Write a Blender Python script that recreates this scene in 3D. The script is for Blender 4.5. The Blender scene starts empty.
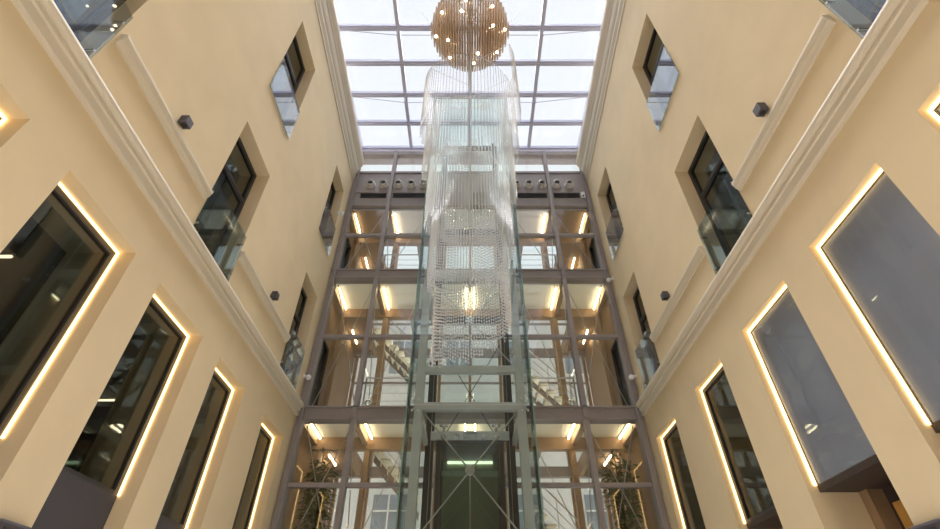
import bpy, bmesh, math, random
from mathutils import Vector, Matrix
random.seed(7)
SC = bpy.context.scene
COL = SC.collection
W = 4.3            # half width of the atrium
F = 11.65          # distance of the glazed lift facade
TH = 0.9           # wall thickness
RED = 0.22         # recess of the ground windows

# ------------------------------------------------------------------ materials
def nodes(name):
    m = bpy.data.materials.new(name); m.use_nodes = True
    nt = m.node_tree; nt.nodes.clear()
    out = nt.nodes.new('ShaderNodeOutputMaterial')
    return m, nt, out

def mat(name, col, rough=0.5, metal=0.0, noise=0.0, scale=6.0, bump=0.0, bscale=60.0, spec=0.4):
    m, nt, out = nodes(name)
    b = nt.nodes.new('ShaderNodeBsdfPrincipled')
    b.inputs['Roughness'].default_value = rough
    b.inputs['Metallic'].default_value = metal
    b.inputs['Specular IOR Level'].default_value = spec
    b.inputs['Base Color'].default_value = (*col, 1)
    nt.links.new(b.outputs[0], out.inputs[0])
    tc = nt.nodes.new('ShaderNodeTexCoord')
    if noise > 0:
        n = nt.nodes.new('ShaderNodeTexNoise'); n.inputs['Scale'].default_value = scale
        n.inputs['Detail'].default_value = 6
        r = nt.nodes.new('ShaderNodeValToRGB')
        r.color_ramp.elements[0].position = .3; r.color_ramp.elements[1].position = .7
        r.color_ramp.elements[0].color = (*[c * (1 - noise) for c in col], 1)
        r.color_ramp.elements[1].color = (*[min(1, c * (1 + noise)) for c in col], 1)
        nt.links.new(tc.outputs['Object'], n.inputs['Vector'])
        nt.links.new(n.outputs['Fac'], r.inputs[0]); nt.links.new(r.outputs[0], b.inputs['Base Color'])
    if bump > 0:
        n2 = nt.nodes.new('ShaderNodeTexNoise'); n2.inputs['Scale'].default_value = bscale
        n2.inputs['Detail'].default_value = 4
        bp = nt.nodes.new('ShaderNodeBump'); bp.inputs['Strength'].default_value = bump
        bp.inputs['Distance'].default_value = .01
        nt.links.new(tc.outputs['Object'], n2.inputs['Vector'])
        nt.links.new(n2.outputs['Fac'], bp.inputs['Height']); nt.links.new(bp.outputs[0], b.inputs['Normal'])
    return m

def glass(name, tint=(1, 1, 1), ior=1.5, rough=0.0, extra=0.0, amp=1.0, haze=0.0, hazecol=(.8, .85, .9)):
    """thin sheet: clear transmission mixed with mirror reflection by angle, optional dusty haze"""
    m, nt, out = nodes(name)
    t = nt.nodes.new('ShaderNodeBsdfTransparent'); t.inputs[0].default_value = (*tint, 1)
    g = nt.nodes.new('ShaderNodeBsdfGlossy'); g.inputs['Roughness'].default_value = rough
    # Schlick reflectance, the same from both sides of the sheet
    r0 = ((ior - 1) / (ior + 1)) ** 2 + extra
    lw = nt.nodes.new('ShaderNodeLayerWeight'); lw.inputs['Blend'].default_value = .5
    pw = nt.nodes.new('ShaderNodeMath'); pw.operation = 'POWER'; pw.inputs[1].default_value = 5
    nt.links.new(lw.outputs['Facing'], pw.inputs[0])
    fr = nt.nodes.new('ShaderNodeMath'); fr.operation = 'MULTIPLY'; fr.inputs[1].default_value = (1 - r0) * amp
    nt.links.new(pw.outputs[0], fr.inputs[0])
    add = nt.nodes.new('ShaderNodeMath'); add.operation = 'ADD'; add.inputs[1].default_value = r0; add.use_clamp = True
    mx = nt.nodes.new('ShaderNodeMixShader')
    nt.links.new(fr.outputs[0], add.inputs[0]); nt.links.new(add.outputs[0], mx.inputs[0])
    src = t
    if haze > 0:
        d = nt.nodes.new('ShaderNodeBsdfDiffuse'); d.inputs[0].default_value = (*hazecol, 1)
        tl = nt.nodes.new('ShaderNodeBsdfTranslucent'); tl.inputs[0].default_value = (*hazecol, 1)
        dm = nt.nodes.new('ShaderNodeMixShader'); dm.inputs[0].default_value = .5
        nt.links.new(d.outputs[0], dm.inputs[1]); nt.links.new(tl.outputs[0], dm.inputs[2])
        hm = nt.nodes.new('ShaderNodeMixShader')
        tc = nt.nodes.new('ShaderNodeTexCoord'); n = nt.nodes.new('ShaderNodeTexNoise')
        n.inputs['Scale'].default_value = 2.5; n.inputs['Detail'].default_value = 6
        ml = nt.nodes.new('ShaderNodeMath'); ml.operation = 'MULTIPLY'; ml.inputs[1].default_value = haze * 2
        nt.links.new(tc.outputs['Object'], n.inputs['Vector']); nt.links.new(n.outputs['Fac'], ml.inputs[0])
        nt.links.new(ml.outputs[0], hm.inputs[0])
        nt.links.new(t.outputs[0], hm.inputs[1]); nt.links.new(dm.outputs[0], hm.inputs[2])
        src = hm
    nt.links.new(src.outputs[0], mx.inputs[1]); nt.links.new(g.outputs[0], mx.inputs[2])
    nt.links.new(mx.outputs[0], out.inputs[0])
    return m

def emit(name, col, s):
    m, nt, out = nodes(name)
    e = nt.nodes.new('ShaderNodeEmission'); e.inputs[0].default_value = (*col, 1); e.inputs[1].default_value = s
    nt.links.new(e.outputs[0], out.inputs[0])
    return m

def crystal(name, tint, dif, t=.45, d=.25):
    m, nt, out = nodes(name)
    tr = nt.nodes.new('ShaderNodeBsdfTransparent'); tr.inputs[0].default_value = (*tint, 1)
    g = nt.nodes.new('ShaderNodeBsdfGlossy'); g.inputs['Roughness'].default_value = .05
    g.inputs[0].default_value = (*tint, 1)
    df = nt.nodes.new('ShaderNodeBsdfDiffuse'); df.inputs[0].default_value = (*dif, 1)
    m1 = nt.nodes.new('ShaderNodeMixShader'); m1.inputs[0].default_value = d
    m2 = nt.nodes.new('ShaderNodeMixShader'); m2.inputs[0].default_value = t
    nt.links.new(g.outputs[0], m1.inputs[1]); nt.links.new(df.outputs[0], m1.inputs[2])
    nt.links.new(m1.outputs[0], m2.inputs[1]); nt.links.new(tr.outputs[0], m2.inputs[2])
    nt.links.new(m2.outputs[0], out.inputs[0])
    return m

M = {}
M['plaster'] = mat('cream_plaster', (.75, .615, .405), .9, noise=.035, scale=1.3, bump=.12, bscale=45, spec=.15)
M['stucco'] = mat('pale_cornice_paint', (.67, .60, .475), .6, spec=.3)
M['steel'] = mat('mauve_grey_steel', (.30, .268, .265), .5, metal=.05, noise=.04, scale=4)
M['lift_steel'] = mat('lift_grey_steel', (.50, .51, .51), .4, metal=.15, noise=.04, scale=3)
M['dark_steel'] = mat('dark_lift_steel', (.035, .037, .037), .4, metal=.4)
M['roof_steel'] = mat('roof_lilac_steel', (.58, .60, .76), .45, metal=.1)
M['frame'] = mat('window_frame_charcoal', (.06, .058, .058), .4, metal=.3)
M['graphite'] = mat('graphite_panel', (.075, .068, .078), .55, noise=.06, scale=2)
M['soffit'] = mat('dark_brown_soffit', (.05, .036, .03), .6)
M['oak'] = mat('amber_oak', (.50, .26, .06), .5, noise=.12, scale=8)
M['brown'] = mat('brown_cladding_warm_shade', (.34, .22, .125), .5, noise=.08, scale=5)  # brown parts; gallery walls and frame have warm lamp shade put into the colour
M['cream_ceiling'] = mat('ivory_ceiling_paint', (.92, .90, .78), .8)
M['cool_ceiling'] = mat('cool_white_ceiling', (.84, .83, .86), .7)
M['stone'] = mat('pale_stone_floor', (.76, .72, .66), .35, noise=.1, scale=2.5)
M['chrome'] = mat('polished_steel', (.72, .72, .72), .15, metal=1)
M['nozzle'] = mat('satin_nozzle_steel', (.66, .65, .64), .3, metal=.35)
M['rod'] = mat('brushed_rod', (.45, .45, .45), .3, metal=.9)
M['white'] = mat('white_plastic', (.8, .8, .8), .4)
M['black'] = mat('matt_black', (.015, .015, .015), .6)
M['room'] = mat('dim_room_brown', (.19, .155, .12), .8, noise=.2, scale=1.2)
M['blind'] = mat('slate_grey_blind', (.50, .51, .55), .75, noise=.05, scale=1)
M['outwall'] = mat('pale_render_outside', (.88, .88, .86), .9, noise=.05, scale=.6)
M['outwin'] = mat('outside_window_blue', (.30, .36, .42), .2)
M['leaf'] = mat('leaf_green', (.07, .11, .025), .5, noise=.35, scale=9)
M['bark'] = mat('cane_stem', (.16, .12, .06), .7)
M['pot'] = mat('grey_pot', (.2, .2, .2), .6)
M['win_glass'] = glass('window_glass', (.62, .66, .66), 1.75, extra=.04)
M['guard'] = glass('guard_glass', (.80, .87, .90), 1.5, extra=.05, amp=2.6)
M['facade_glass'] = glass('facade_glass', (.95, .97, .96), 1.5, extra=.02)
M['blind_glass'] = glass('tinted_window_glass', (.85, .87, .9), 1.5)
M['shaft_glass'] = glass('lift_shaft_glass', (.91, .955, .945), 1.6, extra=.015)
M['shaft_edge'] = mat('green_glass_edge', (.16, .30, .26), .15)
M['roof_glass'] = glass('roof_glass', (.96, .97, 1.0), 1.35, haze=.02)
M['car_glass'] = glass('lift_car_glass', (.66, .76, .66), 1.5, extra=.02)
M['led'] = emit('warm_led', (1, .66, .27), 5.5)
M['linear'] = emit('warm_linear_lamp', (1, .77, .48), 17)
M['added_car_light'] = emit('lift_car_fill_light', (1, .93, .78), 3)  # fill glow added to brighten the lift car
M['car_door'] = mat('olive_steel_door', (.30, .31, .22), .35, metal=.3)
M['room_lamp'] = emit('soft_room_lamp', (1, .74, .45), 5)
M['bulb'] = emit('warm_bulb', (1, .82, .58), 14)
M['bead'] = crystal('warm_backlit_bead', (.95, .89, .82), (.80, .68, .56), .38, .6)  # brown look of warm backlight put into the crystal bead colour
M['crystal'] = crystal('clear_crystal', (.97, .98, 1.0), (.90, .96, 1.0), .38, .55)
M['bronze'] = mat('bronze_plate', (.30, .19, .11), .35, metal=.8)

# ------------------------------------------------------------------ mesh helpers
class MB:
    def __init__(s): s.v = []; s.f = []
    def add(s, vs, fs):
        o = len(s.v); s.v += [tuple(p) for p in vs]; s.f += [tuple(i + o for i in f) for f in fs]; return s
    def box(s, x0, x1, y0, y1, z0, z1):
        x0, x1 = min(x0, x1), max(x0, x1); y0, y1 = min(y0, y1), max(y0, y1); z0, z1 = min(z0, z1), max(z0, z1)
        return s.add([(x0,y0,z0),(x1,y0,z0),(x1,y1,z0),(x0,y1,z0),(x0,y0,z1),(x1,y0,z1),(x1,y1,z1),(x0,y1,z1)],
                     [(3,2,1,0),(4,5,6,7),(0,1,5,4),(1,2,6,5),(2,3,7,6),(3,0,4,7)])
    def hexa(s, p): return s.add(p, [(3,2,1,0),(4,5,6,7),(0,1,5,4),(1,2,6,5),(2,3,7,6),(3,0,4,7)])
    def tube(s, p, q, r, n=8, r2=None, caps=True):
        p, q = Vector(p), Vector(q); r2 = r if r2 is None else r2
        d = (q - p).normalized(); a = d.orthogonal().normalized(); b = d.cross(a)
        vs = []
        for c, rr in ((p, r), (q, r2)):
            for i in range(n):
                t = 2 * math.pi * i / n; vs.append(c + (a * math.cos(t) + b * math.sin(t)) * rr)
        fs = [(i, (i + 1) % n, n + (i + 1) % n, n + i) for i in range(n)]
        if caps: fs += [tuple(range(n - 1, -1, -1)), tuple(range(n, 2 * n))]
        return s.add(vs, fs)
    def path(s, pts, r, n=6):
        for a, b in zip(pts, pts[1:]): s.tube(a, b, r, n)
        return s
    def sphere(s, c, r, u=12, w=8, sx=1, sy=1, sz=1):
        vs = [(c[0], c[1], c[2] + r * sz)]
        for j in range(1, w):
            ph = math.pi * j / w
            for i in range(u):
                th = 2 * math.pi * i / u
                vs.append((c[0] + r * sx * math.sin(ph) * math.cos(th), c[1] + r * sy * math.sin(ph) * math.sin(th), c[2] + r * sz * math.cos(ph)))
        vs.append((c[0], c[1], c[2] - r * sz)); L = len(vs) - 1
        fs = [(0, 1 + i, 1 + (i + 1) % u) for i in range(u)]
        for j in range(w - 2):
            for i in range(u):
                a = 1 + j * u + i; b = 1 + j * u + (i + 1) % u
                fs.append((a, a + u, b + u, b))
        fs += [(L, 1 + (w - 2) * u + (i + 1) % u, 1 + (w - 2) * u + i) for i in range(u)]
        return s.add(vs, fs)
    def ring(s, c, R, r, ax='z', n=24, m=8):
        vs = []; fs = []
        for i in range(n):
            a = 2 * math.pi * i / n
            for j in range(m):
                b = 2 * math.pi * j / m; k = R + r * math.cos(b); h = r * math.sin(b)
                p = {'z': (k*math.cos(a), k*math.sin(a), h), 'y': (k*math.cos(a), h, k*math.sin(a)), 'x': (h, k*math.cos(a), k*math.sin(a))}[ax]
                vs.append((c[0]+p[0], c[1]+p[1], c[2]+p[2]))
        for i in range(n):
            for j in range(m):
                fs.append((i*m+j, ((i+1)%n)*m+j, ((i+1)%n)*m+(j+1)%m, i*m+(j+1)%m))
        return s.add(vs, fs)
    def loft(s, A, B):
        n = len(A)
        return s.add(list(A) + list(B), [(i, (i+1) % n, n + (i+1) % n, n + i) for i in range(n)] + [tuple(range(n-1, -1, -1)), tuple(range(n, 2*n))])
    def build(s, name, m, parent=None, smooth=False, bevel=0.0, recalc=True):
        org = Vector((0, 0, 0))
        if parent is not None:
            p = parent
            while p is not None: org += p.location; p = p.parent
        else:
            xs, ys, zs = zip(*s.v); org = Vector(((min(xs)+max(xs))/2, (min(ys)+max(ys))/2, min(zs)))
        me = bpy.data.meshes.new(name)
        me.from_pydata([tuple(Vector(v) - org) for v in s.v], [], s.f)
        if recalc:
            bm = bmesh.new(); bm.from_mesh(me); bmesh.ops.recalc_face_normals(bm, faces=bm.faces); bm.to_mesh(me); bm.free()
        if smooth: me.shade_smooth()
        me.materials.append(m)
        o = bpy.data.objects.new(name, me); COL.objects.link(o)
        if parent is None: o.location = org
        else: o.parent = parent
        if bevel:
            b = o.modifiers.new('bevel', 'BEVEL'); b.width = bevel; b.segments = 2; b.limit_method = 'ANGLE'
        return o

def tag(o, label, cat, group=None, kind=None):
    o['label'] = label; o['category'] = cat
    if group: o['group'] = group
    if kind: o['kind'] = kind
    return o
def empty(name, loc, label, cat, group=None, kind=None):
    o = bpy.data.objects.new(name, None); COL.objects.link(o); o.location = loc; o.empty_display_size = .2
    return tag(o, label, cat, group, kind)
def copy_tree(o, parent=None):
    c = o.copy(); COL.objects.link(c)
    if parent is not None: c.parent = parent
    for ch in list(o.children): copy_tree(ch, c)
    return c
def SD(s): return 'left' if s < 0 else 'right'

# ------------------------------------------------------------------ openings
GROUNDS = {-1: [(1.35, 2.69), (3.31, 4.66), (5.28, 6.68), (7.36, 8.60), (9.74, 11.07)],
           1: [(1.25, 2.60), (3.21, 4.55), (5.20, 6.54), (7.40, 8.61), (9.83, 11.09)]}
GTOP = 5.62
FIRSTS = {-1: [(1.35, 2.65, 6.72, 9.66), (5.34, 6.70, 6.72, 9.63), (9.81, 10.98, 6.72, 9.54)],
          1: [(1.15, 2.42, 6.72, 9.60), (5.14, 6.51, 6.72, 9.53), (9.80, 10.98, 6.72, 9.53)]}
SECONDS = {-1: [(5.44, 6.78, 11.15, 14.27), (9.84, 10.98, 11.15, 14.0)],
           1: [(5.04, 6.42, 10.92, 13.75), (9.69, 10.94, 10.95, 13.76)]}
RC = .28

def wall_side(s):
    holes = [(a, b, 0.0, GTOP) for a, b in GROUNDS[s]] + FIRSTS[s] + SECONDS[s]
    ys = sorted({-8.0, F + .02} | {h[0] for h in holes} | {h[1] for h in holes})
    zs = sorted({0.0, 17.6} | {h[2] for h in holes} | {h[3] for h in holes})
    full = lambda i, j: 0 <= i < len(ys)-1 and 0 <= j < len(zs)-1 and not any(h[0]-1e-6 <= ys[i] and ys[i+1] <= h[1]+1e-6 and h[2]-1e-6 <= zs[j] and zs[j+1] <= h[3]+1e-6 for h in holes)
    mb = MB(); xa, xb = s * W, s * (W + TH)
    for i in range(len(ys)-1):
        for j in range(len(zs)-1):
            if not full(i, j): continue
            y0, y1, z0, z1 = ys[i], ys[i+1], zs[j], zs[j+1]
            for x in (xa, xb): mb.add([(x,y0,z0),(x,y1,z0),(x,y1,z1),(x,y0,z1)], [(0,1,2,3)])
            for di, dj, q in ((-1,0,[(xa,y0,z0),(xb,y0,z0),(xb,y0,z1),(xa,y0,z1)]), (1,0,[(xa,y1,z0),(xb,y1,z0),(xb,y1,z1),(xa,y1,z1)]),
                              (0,-1,[(xa,y0,z0),(xb,y0,z0),(xb,y1,z0),(xa,y1,z0)]), (0,1,[(xa,y0,z1),(xb,y0,z1),(xb,y1,z1),(xa,y1,z1)])):
                if not full(i+di, j+dj): mb.add(q, [(0,1,2,3)])
    o = mb.build('wall_' + SD(s), M['plaster'], recalc=False)
    bm = bmesh.new(); bm.from_mesh(o.data); bmesh.ops.remove_doubles(bm, verts=bm.verts, dist=1e-4)
    bmesh.ops.recalc_face_normals(bm, faces=bm.faces); bm.to_mesh(o.data); bm.free()
    return tag(o, f'tall cream plaster wall on the {SD(s)} side of the atrium', 'wall', kind='structure')
for s in (-1, 1): wall_side(s)

# floor, front wall behind the viewer
tag(MB().box(-9.4, 9.4, -8.4, 24, -.2, 0).build('floor', M['stone']), 'pale stone floor of the atrium', 'floor', kind='structure')
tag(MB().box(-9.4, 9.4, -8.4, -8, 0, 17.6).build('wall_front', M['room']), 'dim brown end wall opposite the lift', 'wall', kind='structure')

# rooms behind the side walls
for s in (-1, 1):
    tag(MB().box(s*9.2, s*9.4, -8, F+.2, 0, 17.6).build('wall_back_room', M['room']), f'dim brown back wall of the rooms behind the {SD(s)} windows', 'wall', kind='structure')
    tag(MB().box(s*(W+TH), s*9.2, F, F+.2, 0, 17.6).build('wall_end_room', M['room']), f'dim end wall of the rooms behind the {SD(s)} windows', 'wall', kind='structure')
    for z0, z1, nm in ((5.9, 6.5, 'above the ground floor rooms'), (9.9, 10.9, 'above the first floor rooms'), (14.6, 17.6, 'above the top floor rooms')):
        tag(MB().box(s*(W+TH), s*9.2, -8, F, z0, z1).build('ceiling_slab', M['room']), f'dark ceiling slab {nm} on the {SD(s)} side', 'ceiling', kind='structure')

# ------------------------------------------------------------------ mouldings
def profile(s, pts, y, dz=0.0): return [(s * (W - o), y, z + dz) for o, z in pts]
LOWC = [(-.02,6.30),(.05,6.30),(.065,6.32),(.075,6.43),(.10,6.44),(.105,6.47),(.085,6.48),(.09,6.50),(.12,6.52),(.145,6.545),(.15,6.58),(.14,6.62),(.12,6.635),(-.02,6.65)]
SILL = [(-.02,7.32),(.035,7.32),(.05,7.35),(.075,7.38),(.085,7.42),(.10,7.45),(.10,7.49),(.08,7.51),(-.02,7.53)]
UPC = [(-.02,15.20),(.02,15.20),(.03,15.22),(.03,15.33),(.05,15.36),(.05,15.40),(.07,15.43),(.07,15.58),(.10,15.63),(.12,15.70),(.12,15.95),(.15,15.99),(.17,16.05),(.20,16.10),(.235,16.18),(.25,16.25),(.25,16.42),(.22,16.46),(-.02,16.5)]
n = 1
for s in (-1, 1):
    tag(MB().loft(profile(s, LOWC, -8), profile(s, LOWC, 11.5)).build(f'trim_{n}', M['stucco']), f'long pale stepped cornice above the ground windows of the {SD(s)} wall', 'cornice', kind='structure'); n += 1
    sl = .075
    mb = MB(); A, B, C_ = profile(s, UPC, -8, sl*7.3), profile(s, UPC, 4, sl*7.3), profile(s, UPC, 11.6, 0)
    mb.loft(A, B).loft(B, C_)
    tag(mb.build(f'trim_{n}', M['stucco']), f'wide pale top cornice under the skylight on the {SD(s)} wall', 'cornice', kind='structure'); n += 1
    for a, b, nm in ((2.72 if s < 0 else 2.49, 5.28 if s < 0 else 5.10, 'pale sill band under the nearer wall spotlight'), (6.74 if s < 0 else 6.60, 9.74, 'pale sill band between the two upper-storey windows by the facade')):
        tag(MB().loft(profile(s, SILL, a), profile(s, SILL, b)).build(f'trim_{n}', M['stucco'], bevel=.01), f'{nm}, {SD(s)} wall', 'sill band', kind='structure'); n += 1

# ------------------------------------------------------------------ windows
def rect_frame(mb, s, d0, d1, y0, y1, z0, z1, t, bottom=True):
    xa, xb = s*(W+d0), s*(W+d1)
    mb.box(xa, xb, y0, y0+t, z0, z1).box(xa, xb, y1-t, y1, z0, z1).box(xa, xb, y0+t, y1-t, z1-t, z1)
    if bottom: mb.box(xa, xb, y0+t, y1-t, z0, z0+t)
    return mb
WN = 1
ORD = ['nearest the viewer', 'second from the viewer', 'third from the viewer', 'fourth from the viewer', 'closest to the facade']
for s in (-1, 1):
    GLASS_Z = 3.22 if s < 0 else 3.31
    RED = .22 if s < 0 else .11
    for i, (a, b) in enumerate(GROUNDS[s]):
        look = 'dark glass' if (s < 0 or i > 2) else 'grey frosted'
        w = empty(f'window_{WN}', (s*W, (a+b)/2, 0), f'tall {look} ground window edged by a warm light strip in the {SD(s)} wall, {ORD[i]}', 'window', kind='structure'); WN += 1
        rect_frame(MB(), s, RED+(.02 if (s < 0 or i > 2) else .06), RED+.10, a+.05, b-.05, GLASS_Z, GTOP-.05, .045 if (s < 0 or i > 2) else .012).build('window_frame', M['frame'], w)
        gm = .09 if (s < 0 or i > 2) else .04
        MB().box(s*(W+RED+(.05 if (s < 0 or i > 2) else .02)), s*(W+RED+(.065 if (s < 0 or i > 2) else .028)), a+gm, b-gm, GLASS_Z+.012, GTOP-gm).build('pane', M['win_glass'] if (s < 0 or i > 2) else M['blind_glass'], w)
        # light strip: top and both sides, in a dark channel
        led = MB(); dark = s < 0 or i > 2
        x0, x1 = s*(W+RED-(.008 if dark else .018)), s*(W+RED+.018)
        led.box(x0, x1, a+.006, a+.020, GLASS_Z, GTOP-.006).box(x0, x1, b-.020, b-.006, GLASS_Z, GTOP-.006).box(x0, x1, a+.03, b-.03, GTOP-.020, GTOP-.006)
        led.build('led_strip', M['led'], w)
        rect_frame(MB(), s, RED+.018, RED+.10, a+.0, b-.0, GLASS_Z, GTOP, .05 if dark else .036, False).build('strip_channel', M['frame'], w)
        if s > 0 and i <= 2:
            MB().box(s*(W+RED+.031), s*(W+RED+.045), a+.04, b-.04, GLASS_Z+.01, GTOP-.04).build('roller_blind', M['blind'], w)
        if s < 0:
            MB().box(s*(W+RED+.02), s*(W+RED+.08), a+.01, b-.01, 0.0, GLASS_Z).build('lower_panel', M['graphite'], w)
        else:
            MB().box(s*(W+RED+.02), s*(W+TH-.02), a+.01, b-.01, GLASS_Z-.08, GLASS_Z).build('soffit_panel', M['soffit'], w)
            p = MB().box(s*(W+TH-.08), s*(W+TH-.02), a+.01, b-.01, 0, GLASS_Z-.08).build('door_panel', M['soffit'], w)
            MB().box(s*(W+.62), s*(W+TH-.08), b-.16, b-.01, 0, GLASS_Z-.08).build('door_jamb', M['brown'], w)
            MB().box(s*(W+.66), s*(W+TH-.1), b-.62, b-.40, 0, GLASS_Z-.30).build('door_leaf', M['oak'], w)
    for k, (L, nm) in enumerate(((FIRSTS[s], 'first floor'), (SECONDS[s], 'top floor'))):
        for i, (a, b, z0, z1) in enumerate(L):
            which = ('over the nearest wall spotlight' if False else ['at the near end', 'in mid wall', 'beside the facade'][i] if k == 0 else ['in mid wall', 'beside the facade'][i])
            w = empty(f'window_{WN}', (s*W, (a+b)/2, z0), f'charcoal framed {nm} window with a glass guard, {which}, {SD(s)} wall', 'window', kind='structure'); WN += 1
            fr = rect_frame(MB(), s, RC, RC+.09, a, b, z0, z1, .07)
            tz = z0 + (z1-z0)*.70
            fr.box(s*(W+RC), s*(W+RC+.09), a+.07, b-.07, tz-.04, tz+.04)
            fr.build('window_frame', M['frame'], w)
            sash = MB(); rect_frame(sash, s, RC+.01, RC+.06, a+.075, b-.075, z0+.075, tz-.045, .035)
            sash.build('sash', M['frame'], w)
            MB().box(s*(W+RC+.04), s*(W+RC+.055), a+.07, b-.07, z0+.07, z1-.07).build('pane', M['win_glass'], w)
            gx0, gx1 = s*(W-.035), s*(W-.02); gz0 = 6.68 if k == 0 else z0-.06
            MB().box(gx0, gx1, a-.015, b+.01, gz0, gz0+1.15).build('glass_guard', M['guard'], w)
            cl = MB()
            for y in (a+.02, b-.03):
                for z in (gz0+.2, gz0+.92): cl.tube((s*(W-.045), y, z), (s*(W+.06), y, z), .018, 10)
            cl.build('guard_clamp', M['chrome'], w, smooth=False)

# ------------------------------------------------------------------ skylight
roof = empty('ceiling', (0, 2, 17.15), 'gridded glass skylight under a white sky', 'skylight', kind='structure')
BY = [11.6 - 1.17*k for k in range(17)]
for y in BY:
    mb = MB().box(-4.5, 4.5, y-.085, y+.085, 17.19, 17.33).box(-4.5, 4.5, y-.035, y+.035, 17.13, 17.19)
    mb.build('roof_beam', M['roof_steel'], roof)
for x in (-2.3, 0, 2.3):
    MB().box(x-.06, x+.06, BY[-1], 11.63, 17.15, 17.31).build('roof_mullion', M['roof_steel'], roof)
for s in (-1, 1):
    MB().box(s*4.22, s*4.5, BY[-1], 11.63, 17.1, 17.4).build('roof_gutter', M['roof_steel'], roof)
xs = [-4.4, -2.3, 0, 2.3, 4.4]
for i in range(4):
    for a, b in zip(BY[1:], BY):
        MB().box(xs[i]+.02, xs[i+1]-.02, a+.03, b-.03, 17.335, 17.35).build('roof_pane', M['roof_glass'], roof)
for k in (2, 4, 6, 8):
    y = BY[k]; t = MB()
    t.path([(-4.25, y, 17.1), (-2.3, y, 16.72), (0, y, 16.72), (2.3, y, 16.72), (4.25, y, 17.1)], .011, 6)
    for x in (-2.3, 2.3): t.tube((x, y, 16.70), (x, y, 17.15), .016, 8)
    t.build('tie_rod', M['roof_steel'], roof)
tag(MB().box(-9.5, -4.5, -8, 11.65, 17.6, 17.9).build('roof_slab', M['outwall']), 'flat roof beyond the left edge of the skylight', 'roof', kind='structure')
tag(MB().box(4.5, 9.5, -8, 11.65, 17.6, 17.9).build('roof_slab', M['outwall']), 'flat roof beyond the right edge of the skylight', 'roof', kind='structure')

# ------------------------------------------------------------------ glazed facade
fac = empty('window_back', (0, F, 3.0), 'glazed steel facade behind the lift shaft', 'facade', kind='structure')
fy0, fy1 = F-.09, F+.09
for x, w_ in ((-4.2, .16), (4.2, .16)):
    MB().box(x-w_/2, x+w_/2, fy0-.03, fy1, 0, 15.75).build('column', M['steel'], fac)
    MB().box(x-.02-(.06 if x > 0 else -.06), x+.02-(.06 if x > 0 else -.06), fy0-.09, fy0-.03, 0, 15.75).build('column_rib', M['steel'], fac)
for x in (-2.87, 2.87):
    MB().box(x-.06, x+.06, fy0-.05, fy1, 0, 17.0).build('column', M['steel'], fac)
for x in (-1.3, 1.3):
    MB().box(x-.035, x+.035, fy0+.02, fy1, 0, 14.0).build('column', M['steel'], fac)
for z0, z1 in ((6.24, 6.58), (10.69, 11.03)):
    mb = MB().box(-4.28, 4.28, fy0, fy1+.1, z0, z1).box(-4.28, 4.28, fy0-.05, fy0, z0, z0+.04).box(-4.28, 4.28, fy0-.05, fy0, z1-.04, z1)
    mb.build('floor_beam', M['steel'], fac)
for z in (4.73, 8.65, 12.56, 14.0):
    MB().box(-4.28, 4.28, fy0+.01, fy1-.03, z-.045, z+.045).build('transom', M['steel'], fac)
up = MB().box(-4.28, 4.28, fy0+.04, fy1+.2, 14.05, 15.75)
up.box(-4.28, 4.28, fy0-.01, fy0+.04, 15.70, 15.80)
for x0, x1 in ((-4.2, -2.95), (-2.79, -1.35), (-1.3, 1.3), (1.35, 2.79), (2.95, 4.2)):
    up.box(x0, x1, fy0+.01, fy0+.04, 14.62, 15.66)
up.build('upper_panel', M['steel'], fac)
MB().box(-4.3, 4.3, fy0-.02, fy1+.3, 16.80, 17.0).build('head_beam', M['steel'], fac)
for x in (-1.4, 1.4, -4.2, 4.2): MB().box(x-.03, x+.03, fy0+.02, fy1, 15.8, 16.8).build('clerestory_post', M['steel'], fac)
for a, b in ((-4.2, -2.9), (-2.84, -1.4), (-1.4, 1.4), (1.4, 2.84), (2.9, 4.2)):
    MB().box(a+.02, b-.02, F, F+.012, 15.8, 16.8).build('clerestory_pane', M['facade_glass'], fac)
ROWS = ((0, 4.69), (4.77, 6.24), (6.58, 8.61), (8.69, 10.69), (11.03, 12.52), (12.6, 13.96))
for a, b in ((-4.12, -2.93), (-2.81, -1.34), (-1.26, 1.26), (1.34, 2.81), (2.93, 4.12)):
    for z0, z1 in ROWS:
        MB().box(a, b, F+.01, F+.022, z0, z1).build('glass_pane', M['facade_glass'], fac)
# bracing rods behind the glass with a ring node per bay
for s in (-1, 1):
    for z0, zm, z1 in ((6.66, 8.65, 10.65), (11.1, 12.56, 13.95), (3.1, 4.73, 6.2)):
        y = F+.2
        MB().tube((s*4.08, y, z0), (s*2.95, y, z1), .012).build('brace_rod', M['rod'], fac)
        MB().tube((s*4.08, y, z1), (s*2.95, y, z0), .012).build('brace_rod', M['rod'], fac)
        MB().tube((s*1.4, y, z1), (s*2.62, y, z0+.12), .012).build('brace_rod', M['rod'], fac)
        MB().tube((s*2.9, y, z1), (s*2.62, y, z0+.12), .012).build('brace_rod', M['rod'], fac)
        MB().ring((s*2.62, y-.05, z0+.12), .075, .025, 'y').build('brace_ring', M['chrome'], fac, smooth=True)

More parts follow.
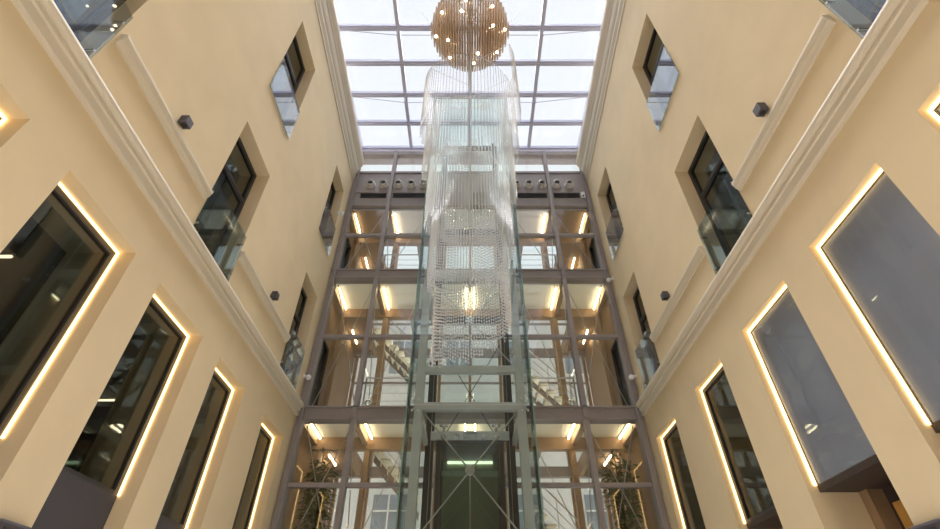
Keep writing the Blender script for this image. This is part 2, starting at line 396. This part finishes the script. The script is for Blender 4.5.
# air nozzles on the grey panel
proto = None
NX = [3.60, 3.14, 2.60, 2.13, 1.68]
NP = ['closest to the wall', 'second from the wall', 'third from the wall', 'fourth from the wall', 'closest to the lift shaft']
for s in (-1, 1):
    for i, x in enumerate(NX):
        lab = f'steel air nozzle, {SD(s)} half of the grey panel, {NP[i]}'
        if proto is None:
            proto = r = empty('air_nozzle', (s*x, fy0-.012, 15.0), lab, 'air nozzle', 'air nozzles on the upper panel')
            c = (s*x, fy0-.012, 15.0)
            mb = MB(); prof = [(.15, 0), (.155, -.03), (.15, -.08), (.135, -.13), (.115, -.165), (.105, -.17), (.10, -.15), (.085, -.10), (.08, -.02)]
            N = 20
            for (ra, ya), (rb, yb) in zip(prof, prof[1:]):
                for k in range(N):
                    t0, t1 = 2*math.pi*k/N, 2*math.pi*(k+1)/N
                    mb.add([(c[0]+ra*math.cos(t0), c[1]+ya, c[2]+ra*math.sin(t0)), (c[0]+ra*math.cos(t1), c[1]+ya, c[2]+ra*math.sin(t1)),
                            (c[0]+rb*math.cos(t1), c[1]+yb, c[2]+rb*math.sin(t1)), (c[0]+rb*math.cos(t0), c[1]+yb, c[2]+rb*math.sin(t0))], [(0,1,2,3)])
            mb.build('nozzle_body', M['nozzle'], r, smooth=True)
            MB().tube((c[0], c[1]-.13, c[2]+.015), (c[0], c[1]-.02, c[2]), .088, 20).build('nozzle_throat', M['black'], r)
            MB().ring((c[0], c[1]-.01, c[2]), .16, .018, 'y').build('flange', M['nozzle'], r, smooth=True)
        else:
            r = copy_tree(proto); r.location = (s*x, fy0-.012, 15.0); r['label'] = lab
for s in (-1, 1):
    for x0, x1, nm in ((3.9, 3.0, 'between wall and column'), (2.74, 1.4, 'between column and lift shaft')):
        g = empty('vent_grille', (s*(x0+x1)/2, fy0+.03, 14.40), f'long dark slot vent {nm}, {SD(s)} half of the grey panel', 'vent')
        a, b = sorted((s*x0, s*x1))
        MB().box(a, b, fy0+.02, fy0+.035, 14.40, 14.56).build('vent_backing', M['black'], g)
        fr = MB().box(a-.015, b+.015, fy0+.005, fy0+.04, 14.56, 14.575).box(a-.015, b+.015, fy0+.005, fy0+.04, 14.385, 14.40)
        for z in (14.45, 14.50): fr.box(a, b, fy0+.01, fy0+.03, z, z+.008)
        fr.build('vent_frame', M['dark_steel'], g)
sb = empty('sensor_box', (4.02, fy0-.05, 14.35), 'small white box at the wall end of the slot vent', 'sensor')
MB().box(3.95, 4.09, fy0-.06, fy0+.01, 14.32, 14.60).build('housing', M['white'], sb, bevel=.01)
MB().sphere((4.02, fy0-.06, 14.38), .035).build('lens', M['black'], sb, smooth=True)

# ------------------------------------------------------------------ gallery behind the facade
LV = [(6.40, 'ground floor'), (10.67, 'first floor'), (13.98, 'top floor')]
G1, G2 = 13.17, 16.0
tag(MB().box(-4.3, 4.3, F+.1, G2, 2.8, 3.0).build('floor_gallery', M['stone']), 'raised stone floor of the gallery', 'floor', kind='structure')
for s in (-1, 1):
    x0, x1 = s*4.3, s*4.6
    mb = MB(); doors = [(12.0, 12.95, 6.58, 9.0), (12.0, 12.95, 11.03, 13.2)]
    ys = [F+.02, 12.0, 12.95, G2]; 
    mb.box(x0, x1, ys[0], ys[1], 0, 16.5).box(x0, x1, ys[2], ys[3], 0, 16.5)
    for za, zb in ((0, 6.58), (9.0, 11.03), (13.2, 16.5)): mb.box(x0, x1, ys[1], ys[2], za, zb)
    tag(mb.build('wall_gallery', M['brown']), f'cream gallery side wall with shade put into its brown, {SD(s)} side', 'wall', kind='structure')  # cream plaster, its shade put in as brown
    for k, (a, b, z0, z1) in enumerate(doors):
        d = empty('door', (s*4.42, (a+b)/2, z0), f'dark gallery door in the {SD(s)} shade-brown side wall, {["first floor", "top floor"][k]}', 'door', kind='structure')
        MB().box(s*4.40, s*4.46, a+.05, b-.05, z0, z1-.05).build('door_leaf', M['frame'], d)
        mb = MB(); mb.box(s*4.29, s*4.47, a, a+.05, z0, z1).box(s*4.29, s*4.47, b-.05, b, z0, z1).box(s*4.29, s*4.47, a, b, z1-.05, z1)
        mb.build('door_frame', M['frame'], d)
        MB().path([(s*4.40, b-.15, z0+1.0), (s*4.34, b-.15, z0+1.0), (s*4.34, b-.28, z0+1.0)], .014, 8).build('door_handle', M['chrome'], d)
for z, nm in LV:
    cm = M['cream_ceiling']
    if nm == 'top floor':
        cm = M['cool_ceiling']
        for s in (-1, 1): tag(MB().box(s*4.28, s*2.84, F+.2, G1+.02, z-.01, z).build('ceiling_bronze', M['brown']), f'bronze brown ceiling field of the top floor gallery at the {SD(s)} wall', 'ceiling', kind='structure')
    tag(MB().box(-4.28, 4.28, F+.2, G1+.02, z, z+.30).build('ceiling_gallery', cm), f'{"pale grey" if nm == "top floor" else "ivory"} ceiling of the {nm} gallery behind the facade', 'ceiling', kind='structure')
    g = empty('beam_frame', (0, G1, z-.3), f'beam grid with lamp tone in its brown carrying the {nm} gallery ceiling', 'beam', kind='structure')
    MB().box(-4.28, 4.28, G1, G1+.2, z-.32, z+.3).build('cross_beam', M['brown'], g)  # beam brown includes the tone of the warm lamps
    for s in (-1, 1):
        for x in (4.22, 2.84, 1.3):
            MB().box(s*x-.07, s*x+.07, F+.2, G1, z-.22, z).build('side_beam', M['brown'], g)
        MB().box(s*4.28, s*3.55, G1+.2, G2, z-.05, z+.2).build('rear_strip', M['brown'], g)
        MB().box(s*3.55, s*3.43, G1+.2, G2, z-.22, z+.2).build('rear_beam', M['brown'], g)
        MB().box(s*2.0, s*1.88, G1+.2, G2, z-.22, z+.1).build('rear_beam', M['steel'], g)
    MB().box(-4.28, 4.28, G2-.2, G2, z-.25, z+.05).build('rear_cross_beam', M['steel'], g)
for i, x in enumerate((-4.16, -2.77, -1.05, 1.05, 2.77, 4.16)):
    tag(MB().box(x-.075, x+.075, G1+.02, G1+.18, 3, 13.7).build('column_gallery', M['brown']), f'gallery column with lamp tone in its brown, {["first", "second", "third", "fourth", "fifth", "sixth"][i]} from the left wall', 'column', kind='structure')  # column brown takes in the tone of the warm lamps
rw = empty('window_rear', (0, G2, 3), 'rear glazing of the gallery facing the pale neighbouring building', 'window', kind='structure')
for x in (-4.2, -3.2, -2.15, -1.1, 0, 1.1, 2.15, 3.2, 4.2):
    MB().box(x-.05, x+.05, G2-.1, G2+.05, 3, 16.5).build('rear_mullion', M['brown'], rw)
for z in (4.2, 7.6, 9.4, 11.9, 13.2):
    MB().box(-4.2, 4.2, G2-.06, G2+.02, z-.03, z+.03).build('rear_transom', M['steel'], rw)
for a, b in zip((-4.2, -2.15, 0, 2.15), (-2.15, 0, 2.15, 4.2)):
    MB().box(a+.06, b-.06, G2-.01, G2, 3, 16.4).build('rear_pane', M['facade_glass'], rw)
# handrails on the upper galleries
for k, z in enumerate((6.58, 11.03)):
    h = empty('balustrade', (0, F+.35, z), f'thin steel balustrade behind the glass of the {["first", "top"][k]} floor gallery', 'balustrade')
    for s in (-1, 1):
        MB().tube((s*1.4, F+.35, z+1.0), (s*2.8, F+.35, z+1.0), .02).build('handrail', M['rod'], h)
        for q in (.12, .34, .56, .78): MB().tube((s*1.4, F+.35, z+q), (s*2.8, F+.35, z+q), .007).build('cable', M['rod'], h)
        for x in (1.4, 2.8): MB().box(s*x-.02, s*x+.02, F+.33, F+.37, z, z+1.0).build('post', M['rod'], h)

# linear lamps
lp = None; LQ = []
for z, nm in LV:
    for s in (-1, 1):
        LQ.append((s*4.08, F+.28, z, 1.2, f'warm linear lamp on the {nm} gallery ceiling beside the {SD(s)} side wall'))
        LQ.append((s*2.68, F+.28, z, 1.2, f'warm linear lamp on the {nm} gallery ceiling beside the {SD(s)} mullion'))
        LQ.append((s*4.1, G1+1.1, z-.05, .95, f'warm linear lamp deep in the {nm} gallery near its {SD(s)} rear corner'))
        if nm != 'top floor': LQ.append((s*.13, F+.28, z, 1.2, f'warm linear lamp behind the lift shaft, {SD(s)} one of the {nm} pair'))
for x, y, z, L, lab in LQ:
    r = empty('linear_lamp', (x, y, z), lab, 'ceiling lamp', 'linear gallery lamps')
    MB().box(x-.03, x+.03, y, y+L, z-.03, z).build('lamp_housing', M['white'], r)
    MB().box(x-.016, x+.016, y+.02, y+L-.02, z-.075, z-.03).build('lamp_diffuser', M['linear'], r)
ROOMS = [(-6.6, 5.0), (-6.6, 7.4), (-7.6, 9.6), (-7.6, 3.4), (6.6, 8.8), (7.4, 10.4)]
RN = ['in the left room behind the second window', 'in the left room behind the fourth window', 'deep in the left room by its facade end', 'deep in the left room at its near end', 'in the right room behind the fourth window', 'in the right room by its facade end']
for (x, y), nm in zip(ROOMS, RN):
    r = empty('linear_lamp', (x, y, 5.9), f'warm linear lamp {nm}', 'ceiling lamp', 'linear lamps in the side rooms')
    MB().box(x-.32, x+.32, y-.022, y+.022, 5.87, 5.9).build('lamp_housing', M['white'], r)
    MB().box(x-.30, x+.30, y-.016, y+.016, 5.84, 5.87).build('lamp_diffuser', M['room_lamp'], r)

# staircases in the rear bay
def stair(x, z, dx, nst, y0, y1, lab, rise=.22, go=.215):
    r = empty('staircase', (x, (y0+y1)/2, z - rise*nst), lab, 'staircase')
    sg = 1 if dx > 0 else -1
    for i in range(nst):
        xa = x + sg*go*i; za = z - rise*i
        MB().box(xa, xa+sg*(go+.06), y0, y1, za-.05, za).box(xa, xa+sg*.03, y0, y1, za-rise if i < nst-1 else za-.05, za).build('step', M['cream_ceiling'], r)
    for y in (y0+.04, y1-.1):
        a = Vector((x, y, z-.10)); b = Vector((x+sg*go*nst, y, z-rise*nst-.10))
        MB().hexa([a+Vector((0,0,-.2)), a+Vector((0,.05,-.2)), b+Vector((0,.05,-.2)), b+Vector((0,0,-.2)), a, a+Vector((0,.05,0)), b+Vector((0,.05,0)), b]).build('stringer', M['steel'], r)
    for q in (.35, .62, .9):
        MB().tube((x, y0, z+q), (x+sg*go*nst, y0, z-rise*nst+q), .02 if q == .9 else .011).build('handrail', M['rod'], r)
    for i in (0, nst//2, nst-1):
        xa = x + sg*go*(i+.5); za = z - rise*i
        MB().tube((xa, y0, za-.1), (xa, y0, za+.85), .012).build('baluster', M['rod'], r)
    return r
stair(-2.72, 6.3, 1, 6, 13.9, 14.9, 'cream stepped stair flight seen through the ground floor glass left of the lift')
stair(-3.3, 10.4, 1, 8, 13.9, 14.9, 'cream stepped stair flight seen through the first floor glass left of the lift')
stair(1.45, 8.9, 1, 8, 13.6, 14.6, 'railed stair flight seen through the first floor glass right of the lift')
stair(1.5, 4.8, 1, 7, 13.6, 14.6, 'railed stair flight seen through the ground floor glass right of the lift')

# neighbouring building outside
b = empty('neighbouring_building', (0, 20, 0), 'pale rendered building with bluish windows behind the rear glazing', 'building')
MB().box(-14, 14, 20, 23, 0, 15.2).build('wall', M['outwall'], b)
MB().box(-14.3, 14.3, 19.7, 23.3, 15.2, 15.5).build('roof', M['steel'], b)
for z in (1.6, 5.0, 8.4, 11.8):
    for x in (-8.6, -5.9, -3.1, -.5, 2.2, 5.0, 7.8):
        w = MB().box(x-.6, x+.6, 19.93, 20.0, z, z+1.7).build('window', M['outwin'], b)
        mb = MB().box(x-.68, x+.68, 19.90, 19.95, z-.08, z).box(x-.03, x+.03, 19.90, 19.95, z, z+1.7).box(x-.6, x+.6, 19.90, 19.95, z+1.1, z+1.15)
        mb.build('window_bar', M['outwall'], w)

# ------------------------------------------------------------------ plants behind the glass
def plant(x, y, lab, seed):
    rnd = random.Random(seed)
    r = empty('potted_plant', (x, y, 3.0), lab, 'plant')
    mb = MB(); N = 20
    for (ra, za), (rb, zb) in zip([(.16,3.0),(.22,3.45),(.22,3.5),(.19,3.5)], [(.22,3.45),(.22,3.5),(.19,3.5),(.17,3.42)]):
        mb.tube((x, y, za), (x, y, max(zb, za+.001) if zb >= za else zb), ra, N, rb, caps=False)
    mb.add([(x+.18*math.cos(2*math.pi*k/N), y+.18*math.sin(2*math.pi*k/N), 3.43) for k in range(N)], [tuple(range(N))])
    mb.add([(x+.16*math.cos(2*math.pi*k/N), y+.16*math.sin(2*math.pi*k/N), 3.0) for k in range(N)], [tuple(range(N))])
    mb.build('pot', M['pot'], r, smooth=False)
    lf = MB()
    for c in range(7):
        a = rnd.uniform(0, 6.28); p = Vector((x + .08*math.cos(a), y + .08*math.sin(a), 3.42)); top = Vector((x + rnd.uniform(-.42, .42), y + rnd.uniform(-.22, .22), rnd.uniform(4.9, 5.7)))
        st = MB(); pts = [p.lerp(top, t/6) + Vector((.04*math.sin(t+c), .03*math.cos(t*1.3+c), 0)) for t in range(7)]
        pts[0] = p
        st.path(pts, .014, 6); st.build('stem', M['bark'], r)
        for k in range(95):
            t = rnd.uniform(.12, 1.0); q = p.lerp(top, t); an = rnd.uniform(0, 6.28); L = rnd.uniform(.16, .34)
            d = Vector((math.cos(an), math.sin(an), rnd.uniform(-.5, .6))).normalized(); sd = d.cross(Vector((0, 0, 1))).normalized() * rnd.uniform(.022, .038)
            q = q + d * rnd.uniform(0, .12); dr = Vector((0, 0, -.25*L))
            lf.add([q, q+d*L*.35+sd, q+d*L*.7+sd*.7+dr*.3, q+d*L+dr, q+d*L*.7-sd*.7+dr*.3, q+d*L*.35-sd, q+d*L*.45+Vector((0,0,-.012))], [(0,1,6),(1,2,6),(2,3,6),(3,4,6),(4,5,6),(5,0,6)])
    lf.build('foliage', M['leaf'], r, recalc=False)
plant(-3.55, 12.12, 'leafy green indoor plant behind the left end of the facade', 3)
plant(3.55, 12.12, 'leafy green indoor plant behind the right end of the facade', 5)

# ------------------------------------------------------------------ lift shaft
SY0, SY1 = 9.3, 11.3
sh = empty('elevator_shaft', (0, 10.3, 0), 'tall free standing glass lift shaft in a grey steel frame', 'lift shaft')
for s in (-1, 1):
    MB().box(s*1.03-.085, s*1.03+.085, SY0-.085, SY0+.085, 0, 9.1).build('column', M['lift_steel'], sh, bevel=.008)
    MB().box(s*.98-.06, s*.98+.06, SY1-.06, SY1+.06, 0, 16.9).build('rear_column', M['dark_steel'], sh)
    MB().box(s*.84-.03, s*.84+.03, SY1-.5, SY1-.4, 0, 16.5).build('guide_rail', M['dark_steel'], sh)
    MB().box(s*1.03-.02, s*1.03+.02, SY0-.02, SY0+.02, 9.1, 16.9).build('upper_post', M['lift_steel'], sh)
    for z in (5.56, 8.97): MB().box(s*1.03-.05, s*1.03+.05, SY0+.08, SY1, z-.07, z+.07).build('side_beam', M['lift_steel'], sh)
for z0, z1, hw in ((5.48, 5.64, 1.12), (6.31, 6.46, .95), (8.84, 9.09, 1.12)):
    MB().box(-hw, hw, SY0-.09, SY0+.05, z0, z1).build('front_beam', M['lift_steel'], sh, bevel=.006)
for z in (2.9, 5.7, 9.0, 12.4, 16.85):
    MB().box(-1.0, 1.0, SY1-.06, SY1+.06, z-.08, z+.08).build('rear_beam', M['dark_steel'], sh)
GZ = [0, 2.9, 5.56, 9.0, 11.6, 14.2, 16.9]
for a, c in zip(GZ, GZ[1:]):
    MB().box(-1.24, 1.24, SY0-.16, SY0-.145, a+.015, c-.015).build('front_glass', M['shaft_glass'], sh)
    for s in (-1, 1):
        MB().box(s*1.25, s*1.265, SY0-.16, SY1+.2, a+.015, c-.015).build('side_glass', M['shaft_glass'], sh)
        MB().box(s*1.241, s*1.267, SY0-.172, SY0-.161, a+.015, c-.015).build('glass_edge', M['shaft_edge'], sh)
MB().box(-1.25, 1.25, SY0-.14, SY1+.2, 16.88, 16.895).build('roof_glass', M['shaft_glass'], sh)
mb = MB()
for x0, x1 in ((-1.25, -1.2), (1.2, 1.25)): mb.box(x0, x1, SY0-.14, SY1+.2, 16.84, 16.88)
for y in (SY0-.12, SY1+.15): mb.box(-1.2, 1.2, y-.025, y+.025, 16.84, 16.88)
mb.build('roof_frame', M['lift_steel'], sh)
for z in (2.9, 5.56, 9.0, 11.6, 14.2):
    for s in (-1, 1):
        f = MB()
        for dz in (-.12, .12):
            for dx in (-.06, .06): f.tube((s*1.09, SY0-.1, z), (s*1.09+dx, SY0-.135, z+dz), .014, 8).tube((s*1.09+dx, SY0-.17, z+dz), (s*1.09+dx, SY0-.13, z+dz), .02, 12)
        f.sphere((s*1.09, SY0-.1, z), .035); f.build('spider_fitting', M['lift_steel'], sh, smooth=False)
# cross bracing with round hubs on the front
for zc, hh in ((4.34, 1.13), (7.65, 1.15)):
    for sx in (-1, 1):
        for sz in (-1, 1): MB().tube((0, SY0, zc), (sx*.94, SY0, zc+sz*hh), .014, 8).build('brace_rod', M['rod'], sh)
    MB().tube((0, SY0-.03, zc), (0, SY0+.03, zc), .095, 24).build('brace_hub', M['chrome'], sh, bevel=.006)
    MB().tube((0, SY0, zc-.1), (0, SY0, zc-1.4), .01, 8).build('brace_rod', M['rod'], sh)
    for sx in (-1, 1): MB().tube((0, SY0+1.9, zc-.9), (sx*.8, SY0+1.9, zc+.5), .01, 8).tube((0, SY0+1.9, zc-.9), (sx*.8, SY0+1.9, zc-2.3), .01, 8).build('rear_brace_rod', M['dark_steel'], sh)

# lift car
car = empty('elevator_car', (0, 10.5, 2.85), 'dark green glass lift car with a silver door mechanism on top', 'lift car')
for s in (-1, 1):
    for y in (10.0, 11.05): MB().box(s*.64-.045, s*.64+.045, y-.045, y+.045, 2.85, 5.05).build('post', M['black'], car)
    MB().box(s*.635, s*.645, 10.05, 11.0, 2.95, 5.0).build('side_glass', M['car_glass'], car)
MB().box(-.7, .7, 9.93, 11.12, 5.05, 5.13).build('car_roof', M['dark_steel'], car)
MB().box(-.7, .7, 9.93, 11.12, 2.85, 2.95).build('car_floor', M['dark_steel'], car)
MB().box(-.5, .5, 10.96, 11.0, 5.0, 5.05).build('added_car_light', M['added_car_light'], car)  # added glowing strip, only there to light the car
MB().box(-.59, .59, 9.99, 10.0, 2.95, 5.05).build('front_glass', M['car_glass'], car)
MB().box(-.59, .59, 11.03, 11.05, 2.95, 5.05).build('rear_door', M['car_door'], car)
MB().box(-.56, .56, 10.01, 10.05, 4.45, 4.55).build('car_rail', M['lift_steel'], car)
MB().box(-.82, .82, 9.97, 10.03, 5.16, 5.34).build('door_header', M['lift_steel'], car, bevel=.01)
gear = MB()
for x in (-.55, -.28, .28, .55): gear.tube((x, 9.90, 5.2), (x, 9.97, 5.2), .055, 16)
gear.box(-.14, .14, 9.92, 9.97, 5.18, 5.32).box(-.6, .6, 9.94, 9.97, 5.11, 5.14)
gear.build('door_gear', M['chrome'], car)
for s in (-1, 1): MB().box(s*.55-.03, s*.55+.03, 9.98, 10.04, 5.34, 5.48).box(s*.55-.09, s*.55+.09, 9.96, 10.06, 5.46, 5.49).build('bracket', M['chrome'], car)

# ------------------------------------------------------------------ globe chandelier
CX, CY, CZ, CR = 0.0, 6.0, 15.0, 1.08
gl = empty('globe_chandelier', (CX, CY, CZ), 'round bronze-framed bead chandelier with glowing bulbs under the skylight', 'chandelier')
tp = MB()
for k in range(12):
    a = 2*math.pi*k/12; tp.tube((CX, CY, CZ+.54), (CX+.95*math.cos(a), CY+.95*math.sin(a), CZ+.54), .012, 6)
for q in (.32, .62): tp.ring((CX, CY, CZ+.54), q, .012, 'z', 36, 6)
tp.tube((CX, CY, CZ+.48), (CX, CY, CZ+.60), .06, 16).build('top_frame', M['bronze'], gl)
MB().ring((CX, CY, CZ+.50), .95, .03, 'z', 48).build('rim', M['bronze'], gl, smooth=True)
for sx in (-1, 1):
    for sy in (-1, 1): MB().tube((CX+sx*.7, CY+sy*.62, CZ+.52), (CX+sx*1.5, CY+sy*.55-.15, 17.15), .008).build('suspension_cable', M['rod'], gl)
def strand(mb, x, y, z0, z1, r, pitch):
    nb = max(2, int((z1-z0)/pitch)); h = (z1-z0)/nb
    for k in range(nb):
        z = z0 + h*(k+.5)
        mb.add([(x,y,z-h*.48),(x+r,y,z),(x,y+r,z),(x-r,y,z),(x,y-r,z),(x,y,z+h*.48)], [(0,2,1),(0,3,2),(0,4,3),(0,1,4),(5,1,2),(5,2,3),(5,3,4),(5,4,1)])
spots = []
st = .07; i = -15
for i in range(-16, 17):
    for j in range(-30, 31):
        x = i*st; y = j*.07
        rr = math.hypot(x, y)
        if rr < CR-.02: spots.append((x, y, rr))
spots.sort(key=lambda p: -(-p[1]*.4 + math.sqrt(max(0, CR*CR-p[2]**2))))
rest = MB()
for k, (x, y, rr) in enumerate(spots):
    lo = CZ - math.sqrt(CR*CR-rr*rr) + random.uniform(-.02, .02); hi = CZ+.50 if rr < .94 else CZ + math.sqrt(max(0, CR*CR-rr*rr))
    if hi-lo < .15: lo, hi = CZ-.12, CZ+.12
    if k < 100:
        m1 = MB(); strand(m1, CX+x, CY+y, lo, hi, .027, .085); m1.build('bead_strand', M['bead'], gl, recalc=False)
    else: strand(rest, CX+x, CY+y, lo, hi, .027, .085)
o = rest.build('bead_strands', M['bead'], gl, recalc=False); o['kind'] = 'stuff'
for p in [(-.72,-.66,-.47),(-.21,-.79,-.70),(.57,-.80,-.45),(.59,-.46,-.78),(.91,-.25,-.53),(-.90,-.10,-.59),(-.57,-.15,-.91),(.21,.13,-1.05),(.72,.24,-.77),(-.54,.33,-.87),(.10,.43,-.99),(-.10,-.96,-.48)]:
    q = Vector(p)*1.01 + Vector((CX, CY, CZ))
    MB().sphere(q, .036, 12, 8).build('bulb', M['bulb'], gl, smooth=True)

# ------------------------------------------------------------------ spiral crystal chandelier
sp = empty('crystal_chandelier', (0, 6.2, 4.9), 'long spiral of clear crystal strands hanging before the lift shaft', 'chandelier')
NS = 400; TURNS = 4.6
pts = []
for k in range(NS):
    t = (k/(NS-1))**1.0
    a = math.pi*1.02 - TURNS*2*math.pi*(1-t)
    R = 1.17 - .60*t
    z = 13.6 - 7.3*t
    pts.append((R*math.cos(a), 6.25 + R*.85*math.sin(a), z, 1.45 + .85*(1-t)))
rail = MB(); rail.path([(x, y, z) for x, y, z, L in pts[::2]], .005, 6); rail.build('spiral_rail', M['chrome'], sp)
MB().tube((0, 6.25, 6.2), (0, 6.25, 13.86), .012, 8).build('centre_rod', M['rod'], sp)
for k in range(0, NS, 29):
    x, y, z, L = pts[k]; MB().tube((x, y, z), (0, 6.25, z), .005, 5).build('spoke', M['chrome'], sp)
order = sorted(range(NS), key=lambda k: pts[k][2])
ind = set(order[::4][:100]); rest = MB()
for k, (x, y, z, L) in enumerate(pts):
    L2 = L * random.uniform(.92, 1.04)
    if k in ind:
        m1 = MB(); strand(m1, x, y, z-L2, z, .017, .062); m1.build('crystal_strand', M['crystal'], sp, recalc=False)
    else: strand(rest, x, y, z-L2, z, .017, .062)
o = rest.build('crystal_strands', M['crystal'], sp, recalc=False); o['kind'] = 'stuff'

# ------------------------------------------------------------------ small wall fittings
for s in (-1, 1):
    for y, z, nm in ((4.11 if s < 0 else 3.90, 7.72, 'between the near and middle upper windows'), (8.41, 7.70, 'halfway to the facade')):
        r = empty('wall_spotlight', (s*W, y, z), f'dark cube spotlight on the {SD(s)} wall, {nm}', 'spotlight', 'cube wall spotlights')
        MB().box(s*(W-.15), s*(W-.03), y-.075, y+.075, z-.075, z+.075).build('housing', M['graphite'], r, bevel=.006)
        MB().box(s*(W-.03), s*W, y-.04, y+.04, z-.04, z+.04).build('wall_mount', M['frame'], r)
        MB().tube((s*(W-.09), y, z-.08), (s*(W-.09), y, z-.074), .045, 16).build('lens', M['black'], r)
CAMS = [(-1, 10.95, 12.9, 'beside the top floor window of the left wall'), (-1, 11.4, 7.3, 'at the foot of the first floor window, left wall'), (1, 11.4, 10.5, 'high beside the facade on the right wall'), (1, 11.4, 7.3, 'at the foot of the first floor window, right wall')]
for s, y, z, nm in CAMS:
    r = empty('mounted_camera', (s*W, y, z), f'small white dome camera {nm}', 'camera', 'dome cameras')
    MB().tube((s*W, y, z+.03), (s*(W-.10), y, z+.03), .025, 10).box(s*W, s*(W-.015), y-.05, y+.05, z-.03, z+.09).build('bracket', M['white'], r)
    MB().sphere((s*(W-.13), y, z), .07, 16, 10).build('dome', M['white'], r, smooth=True)
for s in (-1, 1):
    r = empty('wall_console', (s*W, 5.0, 2.2), f'dark rounded wall box low on the pier between {SD(s)} windows', 'wall box')
    MB().box(s*(W-.09), s*W, 4.80, 5.22, 2.1, 2.56).build('housing', M['graphite'], r, bevel=.03)
    MB().box(s*(W-.1), s*(W-.09), 4.86, 5.16, 2.16, 2.50).build('face_plate', M['frame'], r)

# ------------------------------------------------------------------ light
w = bpy.data.worlds.new('sky'); SC.world = w; w.use_nodes = True
nt = w.node_tree; bg = nt.nodes['Background']
tc = nt.nodes.new('ShaderNodeTexCoord'); nz = nt.nodes.new('ShaderNodeTexNoise'); nz.inputs['Scale'].default_value = 5; nz.inputs['Detail'].default_value = 5
rp = nt.nodes.new('ShaderNodeValToRGB'); rp.color_ramp.elements[0].color = (.86, .90, .98, 1); rp.color_ramp.elements[1].color = (1, 1, 1, 1)
nt.links.new(tc.outputs['Generated'], nz.inputs['Vector']); nt.links.new(nz.outputs['Fac'], rp.inputs[0]); nt.links.new(rp.outputs[0], bg.inputs[0])
bg.inputs[1].default_value = 1.06
sun = bpy.data.lights.new('overcast_sun', 'SUN'); sun.energy = 12.5; sun.angle = math.radians(42); sun.color = (1, .98, .95)
so = bpy.data.objects.new('overcast_sun', sun); COL.objects.link(so); so.rotation_euler = (math.radians(-8), 0, 0); so.location = (0, 0, 22)

# ------------------------------------------------------------------ camera
cam = bpy.data.cameras.new('camera'); cam.sensor_width = 36; cam.lens = 482.4/940*36; cam.clip_end = 200
co = bpy.data.objects.new('camera', cam); COL.objects.link(co); co.location = (0, 0, 1.5)
co.rotation_euler = (math.radians(90 + 40.12), 0, 0)
SC.camera = co
SC.view_settings.view_transform = 'Standard'; SC.view_settings.look = 'None'
SC.view_settings.gamma = 1; SC.view_settings.exposure = 0.0
SC.cycles.max_bounces = 12; SC.cycles.transparent_max_bounces = 48; SC.cycles.diffuse_bounces = 5; SC.cycles.glossy_bounces = 4
SC.cycles.sample_clamp_indirect = 6
SC.cycles.use_denoising = True
